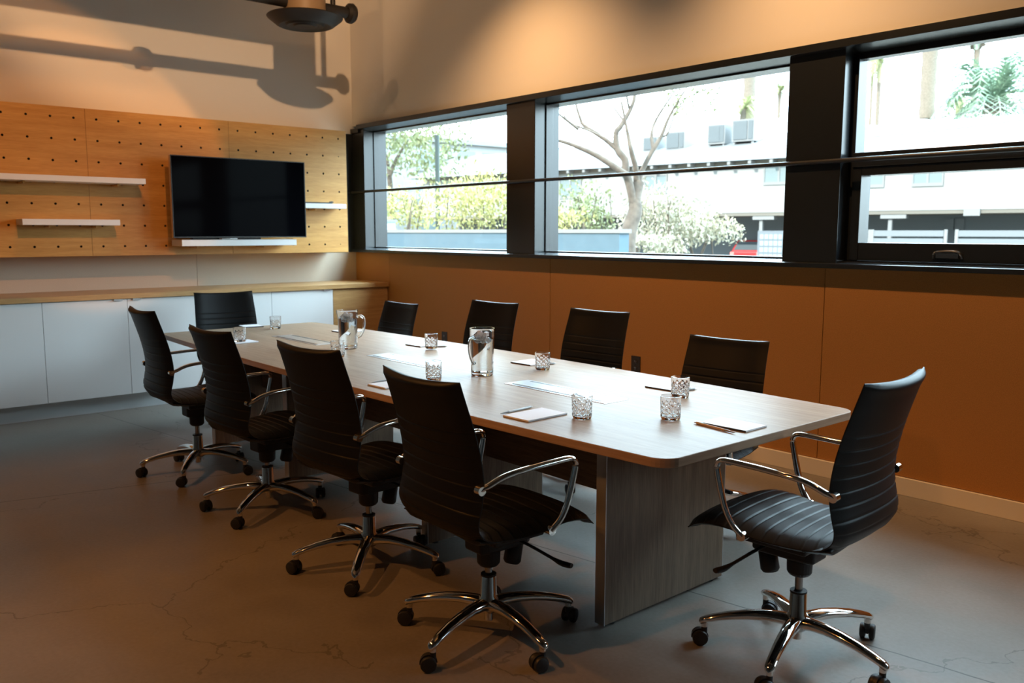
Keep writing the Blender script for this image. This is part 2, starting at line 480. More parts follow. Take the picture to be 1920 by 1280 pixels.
peg_panel(11, 17, 'wood pegboard panel behind the right half of the television')
peg_panel(4, 10, 'wood pegboard panel behind the left half of the television')
peg_panel(-3, 3, 'wood pegboard panel at the left picture edge, left of the first seam')
# the box the pegboard panels close off
m = MB()
m.box(XB, -.021, -6.0, -.330, 1.303, 1.32); m.box(XB, -.021, -6.0, -.330, 2.484, 2.502)
m.box(XB, -.021, -.330, -.313, 1.303, 2.502)
m.box(-.032, -.022, -6.0, -.335, 1.33, 2.48)
struct(m.build('trim_11', M['peg']), 'wooden box frame behind the pegboard panels', 'wall trim')


def shelf(y0, y1, z0, z1, dep, label, pegs):
    root = thing('wall_shelf', label, 'shelf', (0, 0, 0), 0, 'white shelves on the pegboard')
    box_obj('board', M['white2'], .0015, dep, y0, y1, z0, z1, root, bevel=.0025)
    for y in pegs:
        m = MB(); m.tube([(.0008, y, z0 - .0102), (dep * .72, y, z0 - .0102)], .0095, 12); m.build('support_peg', M['peg'], root, smooth=40)
    return root


shelf(-4.25, -2.372, 1.896, 1.942, .245, 'long white shelf at the left edge, upper of the two shelves', (-3.27, -2.57))
shelf(-3.308, -2.585, 1.553, 1.600, .215, 'short white shelf below the long one at the left', (-3.10, -2.75))
shelf(-2.094, -1.010, 1.377, 1.432, .245, 'white shelf directly under the television', (-1.93, -1.30))
shelf(-1.28, -.436, 1.729, 1.775, .245 - .05, 'small white shelf between television and window corner', (-.74, -1.1))

# television on a wall arm
tv = thing('television', 'large flat black television hung on the pegboard', 'television', (0, 0, 0))
TX = .262
m = MB(); m.box(TX - .045, TX - .004, -2.168, -.915, 1.450, 2.152); m.build('housing', M['silver'], tv, bevel=.004)
m = MB()
m.box(TX - .004, TX, -2.168, -.915, 1.450, 1.460); m.box(TX - .004, TX, -2.168, -.915, 2.145, 2.152)
m.box(TX - .004, TX, -2.168, -2.160, 1.460, 2.145); m.box(TX - .004, TX, -.923, -.915, 1.460, 2.145)
m.build('bezel', M['bezel'], tv)
box_obj('screen', M['screen'], TX - .0038, TX - .001, -2.1598, -.9232, 1.4602, 2.1448, tv)
m = MB(); m.box(.0012, .02, -1.75, -1.35, 1.62, 1.98); m.box(.02, TX - .0455, -1.62, -1.57, 1.74, 1.78); m.box(.02, TX - .0455, -1.52, -1.47, 1.74, 1.78)
m.build('wall_mount', M['black'], tv)

sb = thing('soundbar', 'slim black soundbar on the white shelf under the television', 'soundbar', (.115, -1.60, 1.4325))
m = MB(); m.box(-.03, .03, -.36, .28, 0, .016); m.build('body', M['bezel'], sb, bevel=.003)
m = MB(); m.box(.030, .033, -.03, .05, .002, .013); m.build('badge_plate', M['silver'], sb)
o = box_obj('media_box', M['white'], .15, .205, -1.72, -1.64, 1.4325, 1.446, bevel=.003)
tag(o, 'tiny white box in front of the soundbar', 'media box')
m = MB(); m.tube(smooth_path([(.16, -1.20, 1.437), (.20, -1.14, 1.438), (.17, -1.08, 1.4375), (.2, -1.05, 1.438), (.215, -1.03, 1.437)], 6), .0035, 8)
tag(m.build('cable', M['penwood'], smooth=60), 'pale loose cable end at the right of the television shelf', 'cable')
rc = thing('remote_control', 'thin black remote lying on the small shelf beside the television', 'remote control', (.12, -.68, 1.7755))
m = MB(); m.box(-.02, .02, -.20, .12, 0, .014); m.build('body', M['black'], rc, bevel=.004)
m = MB(); m.tube([(0, .10, .016), (0, .125, .020), (0, .14, .016)], .007, 10); m.build('loop', M['black'], rc, smooth=50)

# ------------------------------------------------------------------ cabinets and counter
DX = .24
dw = .6455
dy = [-.635 - dw * k for k in range(8)]     # door seams


def cabinet(k, label, handles):
    """two doors between seam k+2 and seam k"""
    y0, ym, y1 = dy[k + 2], dy[k + 1], dy[k]
    root = thing('storage_cabinet', label, 'cabinet', (0, 0, 0), 0, 'white base cabinets under the wooden counter')
    m = MB(); m.box(XB + .002, DX - .021, y0 + .0006, y1 - .0006, .136, .944); m.build('body', M['white'], root)
    m = MB(); m.box(XB + .002, .178, y0, y1, 0.001, .1355); m.build('plinth', M['kick'], root)
    for (a, b, hs) in ((y0, ym, handles[0]), (ym, y1, handles[1])):
        d = box_obj('door', M['white'], DX - .0205, DX, a + .0018, b - .0018, .138, .943, root, bevel=.0012)
        yh = (b - .075) if hs == 'r' else (a + .075)
        h = MB(); h.box(DX - .012, DX + .016, yh - .034, yh + .034, .9433, .9455); h.box(DX + .012, DX + .016, yh - .034, yh + .034, .933, .9433)
        h.build('handle', M['alu'], d)
    return root


cabinet(0, 'white cabinet unit behind the far end chair, ending at the wooden corner panel', ('l', 'r'))
cabinet(2, 'white cabinet unit left of the far end chair, both doors in view', ('r', 'l'))
cabinet(4, 'white cabinet unit cut by the left picture edge', ('r', 'l'))
m = MB(); m.box(XB + .002, DX - .02, -.632, -.003, .0, .944); m.box(DX - .0195, DX, -.6325, -.003, .001, .944)
tag(m.build('filler_panel', M['counter'], bevel=.001), 'wooden corner panel between white cabinet and window wall', 'cabinet panel')
m = MB(); m.box(XB + .002, .262, -5.9, -.002, .9475, .989)
tag(m.build('countertop', M['counter'], bevel=.0015), 'long oak countertop over the white cabinets', 'countertop')

# ------------------------------------------------------------------ outlets on the fibreboard
def outlet(x0, x1, z0, z1, label):
    root = thing('wall_outlet', label, 'outlet', ((x0 + x1) / 2, .0118, (z0 + z1) / 2), 0, 'brown outlets in the window wall')
    w, h = (x1 - x0) / 2, (z1 - z0) / 2
    m = MB(); m.box(-w, w, -.006, 0, -h, h); m.build('cover_plate', M['outlet'], root, bevel=.002)
    for dz in (.024, -.024):
        m = MB(); m.lathe([(.017, 0), (.017, .004), (.0, .004)], 20, mat=Matrix.Translation((0, -.006, dz)) @ Matrix.Rotation(pi / 2, 4, 'X')); s = m.build('socket', M['outlet'], root, smooth=40)
        m = MB(); m.box(-.008, -.005, -.0108, -.0102, dz - .001, dz + .008); m.box(.005, .008, -.0108, -.0102, dz - .001, dz + .008); m.box(-.002, .002, -.0108, -.0102, dz - .010, dz - .006)
        m.build('slots', M['alu'], s)


outlet(3.552, 3.640, .455, .587, 'brown wall outlet between the two nearest window-side chairs')
outlet(1.16, 1.245, .430, .560, 'brown wall outlet between the two farthest window-side chairs')

# ------------------------------------------------------------------ duct and diffuser
NX, NY = 1.02, -1.27
df = thing('air_diffuser', 'round dark ceiling diffuser on a brown duct drop', 'diffuser', (NX, NY, 3.19))
m = MB(); m.lathe([(.0, .012), (.09, .008), (.10, .022), (.15, .012), (.16, .03), (.215, .012), (.235, .02), (.305, .075), (.312, .085), (.305, .092), (.17, .085), (.155, .10), (0, .10)], 48)
m.build('flared_rim', M['ductdark'], df, smooth=35)
m = MB(); m.lathe([(.172, .088), (.172, .285), (.175, .287), (.175, .295), (.172, .297), (.172, .905)], 40)
m.build('duct_neck', M['duct'], df, smooth=35)
pp = thing('branch_pipe', 'round brown pipe through the duct drop with a flanged end', 'pipe', (NX, NY, 3.375))
d = Vector((.0, 1., 0))
m = MB(); m.tube([(0, -3.9, 0), (0, -.174, 0)], .047, 20); m.tube([(0, .174, 0), (0, .40, 0)], .047, 20); m.build('pipe', M['ductdark'], pp, smooth=40)
m = MB(); m.lathe([(.058, 0), (.082, .02), (.086, .05), (.07, .075), (.045, .085), (0, .085)], 16, mat=Matrix.Translation((0, .395, 0)) @ Matrix.Rotation(-pi / 2, 4, 'X')); m.build('end_cap', M['ductdark'], pp, smooth=35)
m = MB(); m.lathe([(.047, -.07), (.075, -.05), (.085, 0), (.075, .05), (.047, .07)], 16, close=False, mat=Matrix.Translation((0, -1.2, 0)) @ Matrix.Rotation(-pi / 2, 4, 'X')); m.build('coupling', M['ductdark'], pp, smooth=35)
m = MB(); m.tube([(0, .265, .04), (0, .265, ZC - 3.375)], .022, 12); m.build('hanger_rod', M['ductdark'], pp, smooth=40)
md = MB(); md.tube([(NX, -6.5, 3.80), (NX, NY - .185, 3.80)], .19, 32)
tag(md.build('main_duct', M['duct'], smooth=40), 'large round duct running below the ceiling over the diffuser', 'duct')

# ------------------------------------------------------------------ conference table
TZ = .745
TCY = -2.005
TX0, TX1 = 1.20, 6.035
tb = thing('conference_table', 'long boat-shaped wood conference table in the room centre', 'table', (0, 0, 0))


def half_w(x):
    u = (x - (TX0 + TX1) / 2) / ((TX1 - TX0) / 2)
    return .640 + .078 * (1 - u * u)


def outline(inset=0., n=40, rc=.085):
    pts = []
    xs0, xs1 = TX0 + inset, TX1 - inset
    def side(sgn):
        out = []
        for i in range(n + 1):
            x = xs0 + rc + (xs1 - xs0 - 2 * rc) * i / n
            out.append((x, TCY + sgn * (half_w(x) - inset)))
        return out
    lo = side(-1); hi = side(1)
    def corner(cx, cy, a0, a1):
        return [(cx + rc * cos(a0 + (a1 - a0) * k / 8), cy + rc * sin(a0 + (a1 - a0) * k / 8)) for k in range(1, 8)]
    pts += lo
    pts += corner(xs1 - rc, lo[-1][1] + rc, -pi / 2, 0)
    pts += [(xs1, lo[-1][1] + rc)] if False else []
    pts += [(xs1, hi[-1][1] - rc)] if False else []
    pts += corner(xs1 - rc, hi[-1][1] - rc, 0, pi / 2)
    pts += list(reversed(hi))
    pts += corner(xs0 + rc, hi[0][1] - rc, pi / 2, pi)
    pts += corner(xs0 + rc, lo[0][1] + rc, pi, 1.5 * pi)
    return pts


m = MB()
m.prism(outline(), TZ - .034, TZ)
top = m.build('tabletop', [M['table'], M['tedge']], tb)
for p in top.data.polygons: p.material_index = 0 if abs(p.normal.z) > .5 else 1
bv = top.modifiers.new('bevel', 'BEVEL'); bv.width = .003; bv.segments = 2; bv.limit_method = 'ANGLE'; bv.angle_limit = R(50)

PY0, PY1 = -2.555, -1.802
for X in (5.63, 4.475, 3.03, 1.91):
    m = MB(); m.box(X, X + .048, PY0 + .004, PY1 - .004, .012, TZ - .035)
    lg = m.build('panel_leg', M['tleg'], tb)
    for y in (PY0, PY1 - .0038):
        e = MB(); e.box(X - .0008, X + .0488, y, y + .0038, .010, TZ - .0352); e.build('edge_strip', M['alu'], lg)
    for y in (PY0 + .06, PY1 - .06):
        g = MB(); g.lathe([(.018, 0.0005), (.018, .006), (.008, .007), (.008, .0118)], 16, mat=Matrix.Translation((X + .024, y, 0)))
        g.build('leveller', M['black'], lg, smooth=40)
for a, b in ((1.9585, 3.0295), (3.0785, 4.4745), (4.5235, 5.6295)):
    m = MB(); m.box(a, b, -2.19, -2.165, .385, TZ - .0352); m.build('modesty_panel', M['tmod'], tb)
for x0, x1 in ((1.925, 2.60), (3.235, 3.915), (4.545, 5.238)):
    y0, y1 = -2.092, -1.930
    m = MB()
    m.box(x0, x1, y0, y1, TZ - .02, TZ + .0022)
    h = m.build('cable_hatch', M['hatch'], tb, bevel=.001)
    sl = MB(); sl.box(x0 + .045, x1 - .045, y0 + .014, y0 + .026, TZ + .0018, TZ + .0026); sl.box(x0 + .045, x1 - .045, y1 - .030, y1 - .012, TZ + .0018, TZ + .0026)
    sl.build('slot', M['black'], h)
    ld = MB(); ld.box(x0 + .03, x1 - .03, y0 + .03, y1 - .034, TZ + .0018, TZ + .0036); ld.build('lid', M['hatch'], h)

# ------------------------------------------------------------------ chairs
def chair_shell(profile, halfw, thick, grooves, curve, n=96, nt=14, gd=.0028, gw=.0065):
    """sheet swept along a side profile (y, z); rounded ribs between the groove lines.
    grooves are arc lengths from the start; curve(u) = how far the edges bend towards the sitter"""
    P = smooth_path([(0, y, z) for y, z in profile], 10)
    L = [0.]
    for a, b in zip(P[:-1], P[1:]): L.append(L[-1] + (b - a).length)
    tot = L[-1]

    def at(s):
        s = max(0, min(tot, s))
        for i in range(len(L) - 1):
            if L[i + 1] >= s:
                t = (s - L[i]) / max(1e-9, L[i + 1] - L[i]); p = P[i].lerp(P[i + 1], t)
                break
        return p
    def tan(s):
        return (at(s + .006) - at(s - .006)).normalized()
    ss = [tot * i / n for i in range(n + 1)]
    for g in grooves: ss += [g - gw, g - gw * .45, g, g + gw * .45, g + gw]
    ss = sorted(set(round(max(0, min(tot, s)), 5) for s in ss))
    rows = []
    us = [-1 + 2 * k / nt for k in range(nt + 1)]
    for s in ss:
        p = at(s); t = tan(s); nrm = Vector((0, t.z, -t.y))       # points away from the sitter
        u0 = s / tot
        e = min(s, tot - s)
        th = thick(u0) * math.sqrt(max(.02, 1 - max(0, 1 - e / .018) ** 2))
        dpt = 0
        for g in grooves:
            dd = abs(s - g)
            if dd < gw: dpt = max(dpt, gd * (.5 + .5 * cos(pi * dd / gw)))
        # slight pillow between grooves
        hw = halfw(u0)
        front = []; back = []
        for u in us:
            k = math.sqrt(max(0, 1 - abs(u) ** 7))
            x = hw * u
            off = curve(u0) * u * u
            c = p - nrm * off + Vector((x, 0, 0))
            tt = max(.0016, th * k / 2 - dpt * (1 if abs(u) < .97 else .3))
            front.append(c - nrm * tt); back.append(c + nrm * tt)
        rows.append(front + list(reversed(back)))
    m = MB(); w = len(rows[0]); vs = [v for r in rows for v in r]; fs = []
    for i in range(len(rows) - 1):
        for k in range(w):
            fs.append((i * w + k, i * w + (k + 1) % w, (i + 1) * w + (k + 1) % w, (i + 1) * w + k))
    fs.append(tuple(range(w))); fs.append(tuple((len(rows) - 1) * w + k for k in reversed(range(w))))
    m.add(vs, fs)
    return m


back_prof = [(-.328, 1.027), (-.306, .960), (-.274, .860), (-.252, .770), (-.242, .690), (-.246, .620), (-.252, .560), (-.238, .515), (-.194, .482), (-.120, .463)]
seat_prof = [(-.215, .500), (-.150, .487), (-.060, .480), (.050, .482), (.150, .494), (.225, .492), (.285, .474), (.325, .448)]


def ss_(a, b, x):
    t = max(0, min(1, (x - a) / (b - a))); return t * t * (3 - 2 * t)


def make_base():
    """five-star base, hub at the origin; one mesh"""
    m = MB()
    for k in range(5):
        a = 2 * pi * k / 5
        dr = Vector((cos(a), sin(a), 0))
        rs = [.026, .06, .11, .17, .23, .285, .318, .332, .337]
        zs = [.128, .134, .136, .131, .121, .107, .096, .088, .080]
        rw = [.030, .028, .026, .0245, .0225, .0205, .019, .0165, .009]
        m.tube([dr * r + Vector((0, 0, z)) for r, z in zip(rs, zs)], rw, 14, flat=[.80, .78, .74, .70, .68, .66, .68, .75, .8])
        m.tube([dr * .322 + Vector((0, 0, .092)), dr * .322 + Vector((0, 0, .068))], .0125, 12)
    m.lathe([(.0, .098), (.030, .098), (.038, .108), (.041, .130), (.037, .152), (.031, .160), (.0285, .235), (.0265, .238), (.0, .238)], 28)
    m.lathe([(.013, .062), (.017, .064), (.017, .100), (.013, .1005)], 18)
    return m


def make_castor():
    """twin-wheel castor below the origin's leg tip, contact at z=0, trailing along +x"""
    m = MB()
    rotx = Matrix.Rotation(pi / 2, 4, 'X')
    for y in (-.0165, .0165):
        m.lathe([(.0, -.0105), (.020, -.0105), (.0265, -.008), (.0285, -.003), (.0285, .003), (.0265, .008), (.020, .0105), (0, .0105)], 24, mat=Matrix.Translation((.016, y, .0286)) @ rotx)
    # hood over the wheels
    pts = [(.016 + .031 * cos(a), .0286 + .031 * sin(a)) for a in [R(-8 + 186 * k / 14) for k in range(15)]]
    inn = [(.016 + .014 * cos(a), .0286 + .014 * sin(a)) for a in [R(178 - 186 * k / 14) for k in range(15)]]
    m.prism(pts + inn, -.006, .006, mat=rotx)
    m.tube([(0, 0, .030), (0, 0, .0695)], .011, 14)
    return m


def make_chair():
    t = thing('office_chair', 'x', 'chair', (0, 0, 0), 0, 'black ribbed office chairs around the table')
    Lb = .66
    gs = [.178 + .0455 * k for k in range(11)]
    chair_shell(back_prof, lambda u: .238 + .010 * ss_(0, .45, u) - .014 * ss_(.75, 1, u), lambda u: .031 + .012 * (1 - ss_(0, .08, u)), gs,
                lambda u: .030 * (1 - ss_(.55, 1, u)) + .004).build('backrest', M['leather'], t, smooth=50)
    gs2 = [.055 + .0455 * k for k in range(11)]
    chair_shell(seat_prof, lambda u: .236 + .012 * ss_(.1, .5, u) - .020 * ss_(.8, 1, u), lambda u: .052 - .018 * ss_(.75, 1, u), gs2,
                lambda u: -.012).build('seat', M['leather'], t, smooth=50)
    for sg in (-1, 1):
        x = .258 * sg
        path = smooth_path([(x * .955, -.222, .655), (x * .99, -.196, .667), (x * 1.03, -.150, .688), (x * 1.045, -.09, .699), (x * 1.045, .02, .705), (x * 1.045, .120, .708)], 6)
        path += smooth_path([(x * 1.045, .150, .708), (x * 1.045, .170, .703), (x * 1.045, .181, .688), (x * 1.045, .180, .665)], 4)
        path += smooth_path([(x * 1.04, .165, .600), (x * 1.025, .146, .535), (x * 1.0, .122, .487), (x * .955, .090, .452)], 6)
        n = len(path)
        path = [p_ + Vector((0, 0, .016)) for p_ in path]
        m = MB()
        m.tube(path, [.013 if i < 5 else .0155 for i in range(n)], 12, flat=.62, up=(sg * 1.0, 0, 0) if False else (0, 0, 1))
        m.tube([(x * .90, -.222, .671), (x * 1.0, -.222, .671)], .0155, 14)
        m.tube([(x * .82, .090, .467), (x * .99, .090, .467)], .0165, 14)
        m.build('armrest', M['chrome'], t, smooth=50)
    # tilt mechanism under the seat
    m = MB()
    m.prism([(-.050, -.075), (.050, -.075), (.062, -.045), (.062, .135), (.045, .165), (-.045, .165), (-.062, .135), (-.062, -.045)], .352, .420)
    m.lathe([(.0, .285), (.034, .285), (.043, .300), (.045, .352), (.0, .352)], 24)
    m.box(-.17, .17, -.10, .13, .420, .452)
    mech = m.build('tilt_mechanism', M['plastic'], t, bevel=.010, seg=3)
    m = MB(); m.lathe([(0, 0), (.026, .0), (.033, .010), (.034, .075), (.028, .085), (0, .085)], 20, mat=Matrix.Translation((0, .128, .352)) @ Matrix.Rotation(R(168), 4, 'X'))
    m.build('tension_knob', M['plastic'], mech, smooth=40)
    for sg, yy in ((1, .085), (-1, .10)):
        pth = smooth_path([(sg * .05, yy, .385), (sg * .13, yy + .015, .372), (sg * .20, yy + .035, .352), (sg * .255, yy + .05, .338), (sg * .295, yy + .06, .338)], 5)
        n = len(pth)
        m = MB(); m.tube(pth, [.0075 if i < n * .55 else .0075 + .007 * math.sin(pi * (i / n - .55) / .5) for i in range(n)], 10, flat=.7)
        m.build('lever', M['plastic'], mech, smooth=50)
    m = MB(); m.lathe([(.0138, .20), (.0138, .30)], 20); m.build('gas_lift', M['steel'], t, smooth=40)
    b = make_base().build('star_base', M['chrome'], t, smooth=45)
    m = MB(); m.lathe([(.0145, .236), (.0295, .236), (.0295, .243), (.0145, .243)], 24); m.build('lift_collar', M['plastic'], b, smooth=40)
    cb = make_castor()
    first = None
    for k in range(5):
        a = 2 * pi * k / 5
        if first is None: first = cb.build('castor', M['castor'], b, smooth=40); c = first
        else: c = first.copy(); COL.objects.link(c); c.parent = b
        c.location = (.322 * cos(a), .322 * sin(a), 0)
        c.rotation_euler = (0, 0, a + random.uniform(-2.4, 2.4))
    return t


chair0 = make_chair()
CH = [  # x, y, yaw, height change, base turn (world), label
    (5.43, -2.92, -2, -.012, -76, 'black ribbed chair nearest the camera on the left table side'),
    (4.55, -2.895, 4.5, 0, -114, 'black ribbed chair second from the near end on the left table side'),
    (3.49, -2.88, 3, -.02, -123, 'black ribbed chair third from the near end on the left table side'),
    (2.51, -2.885, -1.3, .013, -108, 'black ribbed chair farthest from the camera on the left table side'),
    (6.267, -2.183, 94, .013, -74, 'black ribbed chair at the near head of the table, seat top showing'),
    (1.10, -2.02, -98.5, -.03, 20, 'black ribbed chair at the far head of the table before the cabinets'),
    (1.88, -1.217, 181, -.107, 10, 'black ribbed chair on the window side closest to the cabinets'),
    (3.10, -1.22, 184.5, -.026, 55, 'black ribbed chair on the window side behind the nearer pitcher'),
    (4.11, -1.21, 184, -.018, 30, 'black ribbed chair on the window side left of the visible wall outlet'),
    (5.11, -1.245, 186, -.10, -8, 'black ribbed chair on the window side nearest the camera'),
]
for i, (x, y, yaw, dz, bt, lab) in enumerate(CH):
    c = chair0 if i == 0 else dup(chair0)
    c['label'] = lab
    c.location = (x, y, 0); c.rotation_euler = (0, 0, R(yaw))
for i, c in enumerate([chair0] + [o for o in COL.objects if o.name.startswith('office_chair.')]):
    x, y, yaw, dz, bt, lab = CH[i]
    for ch in c.children:
        if ch.name.startswith('star_base'): ch.rotation_euler = (0, 0, R(bt - yaw))
        else: ch.location.z = dz

# ------------------------------------------------------------------ tumblers, pitchers
def tumbler_mesh():
    m = MB(); H = .098; Rr = .0435; seg = 96; nz = 36
    def rad(z, a):
        base = Rr - .0035 * (1 - z / H)
        if z < .012: base -= .0028 * (1 - z / .012)
        f = ss_(.014, .020, z) * (1 - ss_(.068, .074, z))
        p = a * 10 / pi / 2 * 1.0; q = z / .0195
        d1 = abs(((p + q) % 1) - .5) * 2; d2 = abs(((p - q) % 1) - .5) * 2
        g = max(max(0, d1 - .72) / .28, max(0, d2 - .72) / .28)
        return base - .0024 * f * g
    vs = []; fs = []
    zs = [0.0, .0015] + [.0015 + (H - .003) * i / nz for i in range(1, nz + 1)] + [H - .0005]
    for z in zs:
        for k in range(seg):
            a = 2 * pi * k / seg; r = rad(z, a)
            if z == 0.0: r -= .0015
            if z == H - .0005: r -= .0008
            vs.append((r * cos(a), r * sin(a), z))
    inner = [(.0408, H - .0003), (.0405, H - .003), (.0395, .05), (.0375, .019), (.033, .0145), (.0, .0135)]
    n0 = len(zs)
    for i in range(n0 - 1):
        for k in range(seg):
            k2 = (k + 1) % seg; fs.append((i * seg + k, i * seg + k2, (i + 1) * seg + k2, (i + 1) * seg + k))
    fs.append(tuple(reversed(range(seg))))
    o = (n0 - 1) * seg
    for r, z in inner[:-1]:
        for k in range(seg):
            a = 2 * pi * k / seg; vs.append((r * cos(a), r * sin(a), z))
    for i in range(len(inner) - 1):
        b0 = o + i * seg; b1 = o + (i + 1) * seg
        for k in range(seg):
            k2 = (k + 1) % seg; fs.append((b0 + k, b0 + k2, b1 + k2, b1 + k))
    c = len(vs); vs.append((0, 0, inner[-1][1])); b0 = o + (len(inner) - 1) * seg
    for k in range(seg): fs.append((b0 + k, b0 + (k + 1) % seg, c))
    m.add(vs, fs); return m


tum = tumbler_mesh().build('tumbler', M['glass'], smooth=25)
PADT = .0078
TUM = [(2.121, -2.417, 'cut-glass tumbler standing on a notepad at the far left table corner', PADT),
       (1.475, -1.841, 'cut-glass tumbler at the far table end before the cabinets', 0),
       (3.166, -2.250, 'cut-glass tumbler half hidden behind a chair, below the far pitcher', 0),
       (3.268, -1.624, 'cut-glass tumbler between the two pitchers on the window side', PADT),
       (4.226, -2.296, 'cut-glass tumbler cut off by the nearest left chair back', 0),
       (4.345, -1.640, 'cut-glass tumbler right of the near pitcher on the window side', 0),
       (5.356, -1.714, 'cut-glass tumbler beside the dark pad, behind another tumbler', 0),
       (5.378, -2.381, 'cut-glass tumbler right of the square white notepad', 0),
       (5.628, -2.122, 'cut-glass tumbler nearest the head of the table', 0)]
for i, (x, y, lab, dz) in enumerate(TUM):
    o = tum if i == 0 else tum.copy()
    if i: COL.objects.link(o)
    o.location = (x, y, TZ + dz + .0003); o.rotation_euler = (0, 0, i * .7)
    tag(o, lab, 'drinking glass', 'cut-glass tumblers on the table')


def make_pitcher():
    t = thing('water_pitcher', 'x', 'pitcher', (0, 0, 0), 0, 'clear pitchers of ice water')
    H = .252; seg = 56

    def spout(r, z, a, i):
        f = ss_(.19, H, z); d = max(0, cos(a - pi))
        return r * (1 + .10 * f * d ** 14)
    prof = [(0, .004), (.050, .004), (.053, 0), (.0575, .003), (.0590, .014), (.0600, .05), (.0640, .20), (.0672, .247), (.0668, H), (.0650, H), (.0640, .245), (.0608, .20), (.0568, .05), (.0560, .022), (.0530, .017), (0, .016)]
    m = MB(); m.lathe(prof, seg, rfun=spout, close=False); m.build('jug', M['poly'], t, smooth=40)
    m = MB()
    pth = smooth_path([(.060, 0, .205), (.083, 0, .212), (.104, 0, .196), (.108, 0, .160), (.099, 0, .115), (.080, 0, .082), (.0605, 0, .072)], 6)
    m.tube(pth, .0085, 12, flat=.75, up=(0, 1, 0)); m.build('handle', M['poly'], t, smooth=50)
    m = MB(); m.lathe([(0, .0165), (.0524, .0175), (.0554, .023), (.0562, .05), (.0598, .195), (0, .195)], 40, close=False)
    m.build('water', M['water'], t, smooth=40)
    return t


pit = make_pitcher()
pit['label'] = 'clear pitcher of ice water nearest the camera at the table centre'
pit.location = (4.271, -2.011, TZ + .0003); pit.rotation_euler = (0, 0, R(-78))
p2 = dup(pit, 'clear pitcher of ice water toward the far table end')
p2.location = (2.870, -2.005, TZ + .0003); p2.rotation_euler = (0, 0, R(62))
for (px, py, lab) in ((4.271, -2.011, 'floating ice cubes at the top of the near pitcher'), (2.870, -2.005, 'floating ice cubes at the top of the far pitcher')):
    m = MB(); rnd = random.Random(3)
    for k in range(16):
        a = rnd.uniform(0, 2 * pi); r = .034 * math.sqrt(rnd.random()); s = rnd.uniform(.009, .012)
        z = .204 + .026 * (k % 3 - 1) * .55 + rnd.uniform(-.004, .004)
        m.box(-s, s, -s, s, -s, s, mat=Matrix.Translation((r * cos(a), r * sin(a), z)) @ Euler((rnd.uniform(0, 3), rnd.uniform(0, 3), rnd.uniform(0, 3))).to_matrix().to_4x4())
    o = m.build('ice_cubes', M['ice'], bevel=.0015, loc=(px, py, TZ))
    tag(o, lab, 'ice', kind='stuff')


# ------------------------------------------------------------------ notepads and pens
def pad(cx, cy, ang, w, l, label, glue):
    root = thing('notepad', label, 'notepad', (cx, cy, TZ + .0003), R(ang), 'white notepads on the table')
    m = MB(); m.box(-w / 2, w / 2, -l / 2, l / 2, 0, .0012); m.build('backing', M['padback'], root)
    m = MB(); m.box(-w / 2, w / 2, -l / 2, l / 2, .0012, .0072); m.build('sheets', M['paper'], root)
    m = MB(); m.box(-w / 2 - .0006, w / 2 + .0006, -l / 2 - .0008, -l / 2 + .0002, 0, .0074) if glue == 0 else m.box(-w / 2 - .0008, -w / 2 + .0002, -l / 2 - .0006, l / 2 + .0006, 0, .0074)
    m.build('glued_edge', M['padback'] if glue == 0 else M['padglue'], root)
    return root


def pen(p0, p1, body, label, z=0.):
    a = Vector((p0[0], p0[1], 0)); b = Vector((p1[0], p1[1], 0)); L = (b - a).length
    root = thing('pen', label, 'pen', (a.x, a.y, TZ + .0052 + z), math.atan2(b.y - a.y, b.x - a.x), 'pens beside the notepads')
    m = MB(); rot = Matrix.Rotation(pi / 2, 4, 'Y')
    m.lathe([(.0042, .008), (.0048, .012), (.0048, L * .72), (.0044, L * .76)], 14, mat=rot); m.build('barrel', body, root, smooth=40)
    m = MB(); m.lathe([(.0046, L * .745), (.0040, L * .84), (.0012, L * .985), (.0008, L)], 14, mat=rot); m.build('tip', M['pengrey'], root, smooth=40)
    m = MB(); m.lathe([(.0022, -.004), (.0022, .009)], 10, mat=rot); m.box(.004, .045, -.0015, .0015, .0050, .0062); m.build('clip_button', M['silver'], root, smooth=40)
    return root


pad(5.215, -2.490, 2, .150, .225, 'white notepad at the nearest left seat beside a pale pen', 1)
pad(5.858, -2.022, 1, .215, .145, 'white notepad at the head of the table with a bamboo pen', 0)
pad(5.160, -1.560, 2, .165, .145, 'white notepad with dark front edge behind the nearest window-side tumbler', 0)
pad(4.120, -1.522, 3, .160, .175, 'white notepad on the window side right of the near pitcher', 0)
pad(3.052, -1.555, 3, .160, .135, 'white notepad under the window-side tumbler between the pitchers', 0)
pad(2.010, -1.505, 4, .160, .19, 'white notepad on the window side behind the far pitcher', 0)
pad(1.200, -1.920, 82, .150, .17, 'white notepad at the far table end', 0)
pad(2.115, -2.415, 3, .150, .20, 'white notepad under the tumbler at the far left table corner', 1)
pad(4.215, -2.545, 2, .150, .18, 'white notepad peeking out left of the nearest left chair', 1)
pen((5.086, -2.392), (5.108, -2.590), M['penwhite'], 'pale grey pen left of the nearest left notepad')
pen((5.742, -2.110), (5.955, -2.142), M['penwood'], 'bamboo pen along the head notepad edge')
pen((5.285, -1.50), (5.262, -1.63), M['pengrey'], 'grey pen right of the window-side notepad nearest the camera')
pen((4.245, -1.445), (4.225, -1.60), M['pengrey'], 'grey pen behind the tumbler right of the near pitcher')
pen((3.235, -1.475), (3.160, -1.60), M['pengrey'], 'grey pen behind the tumbler between the pitchers')
pen((4.10, -2.44), (4.115, -2.60), M['pengrey'], 'grey pen on the pad left of the nearest left chair')

# ------------------------------------------------------------------ outside
GZ = -.35
struct(box_obj('ground_outside', M['ground'], -90, 70, .36, 120, GZ - .3, GZ), 'bare ground outside the windows', 'ground')

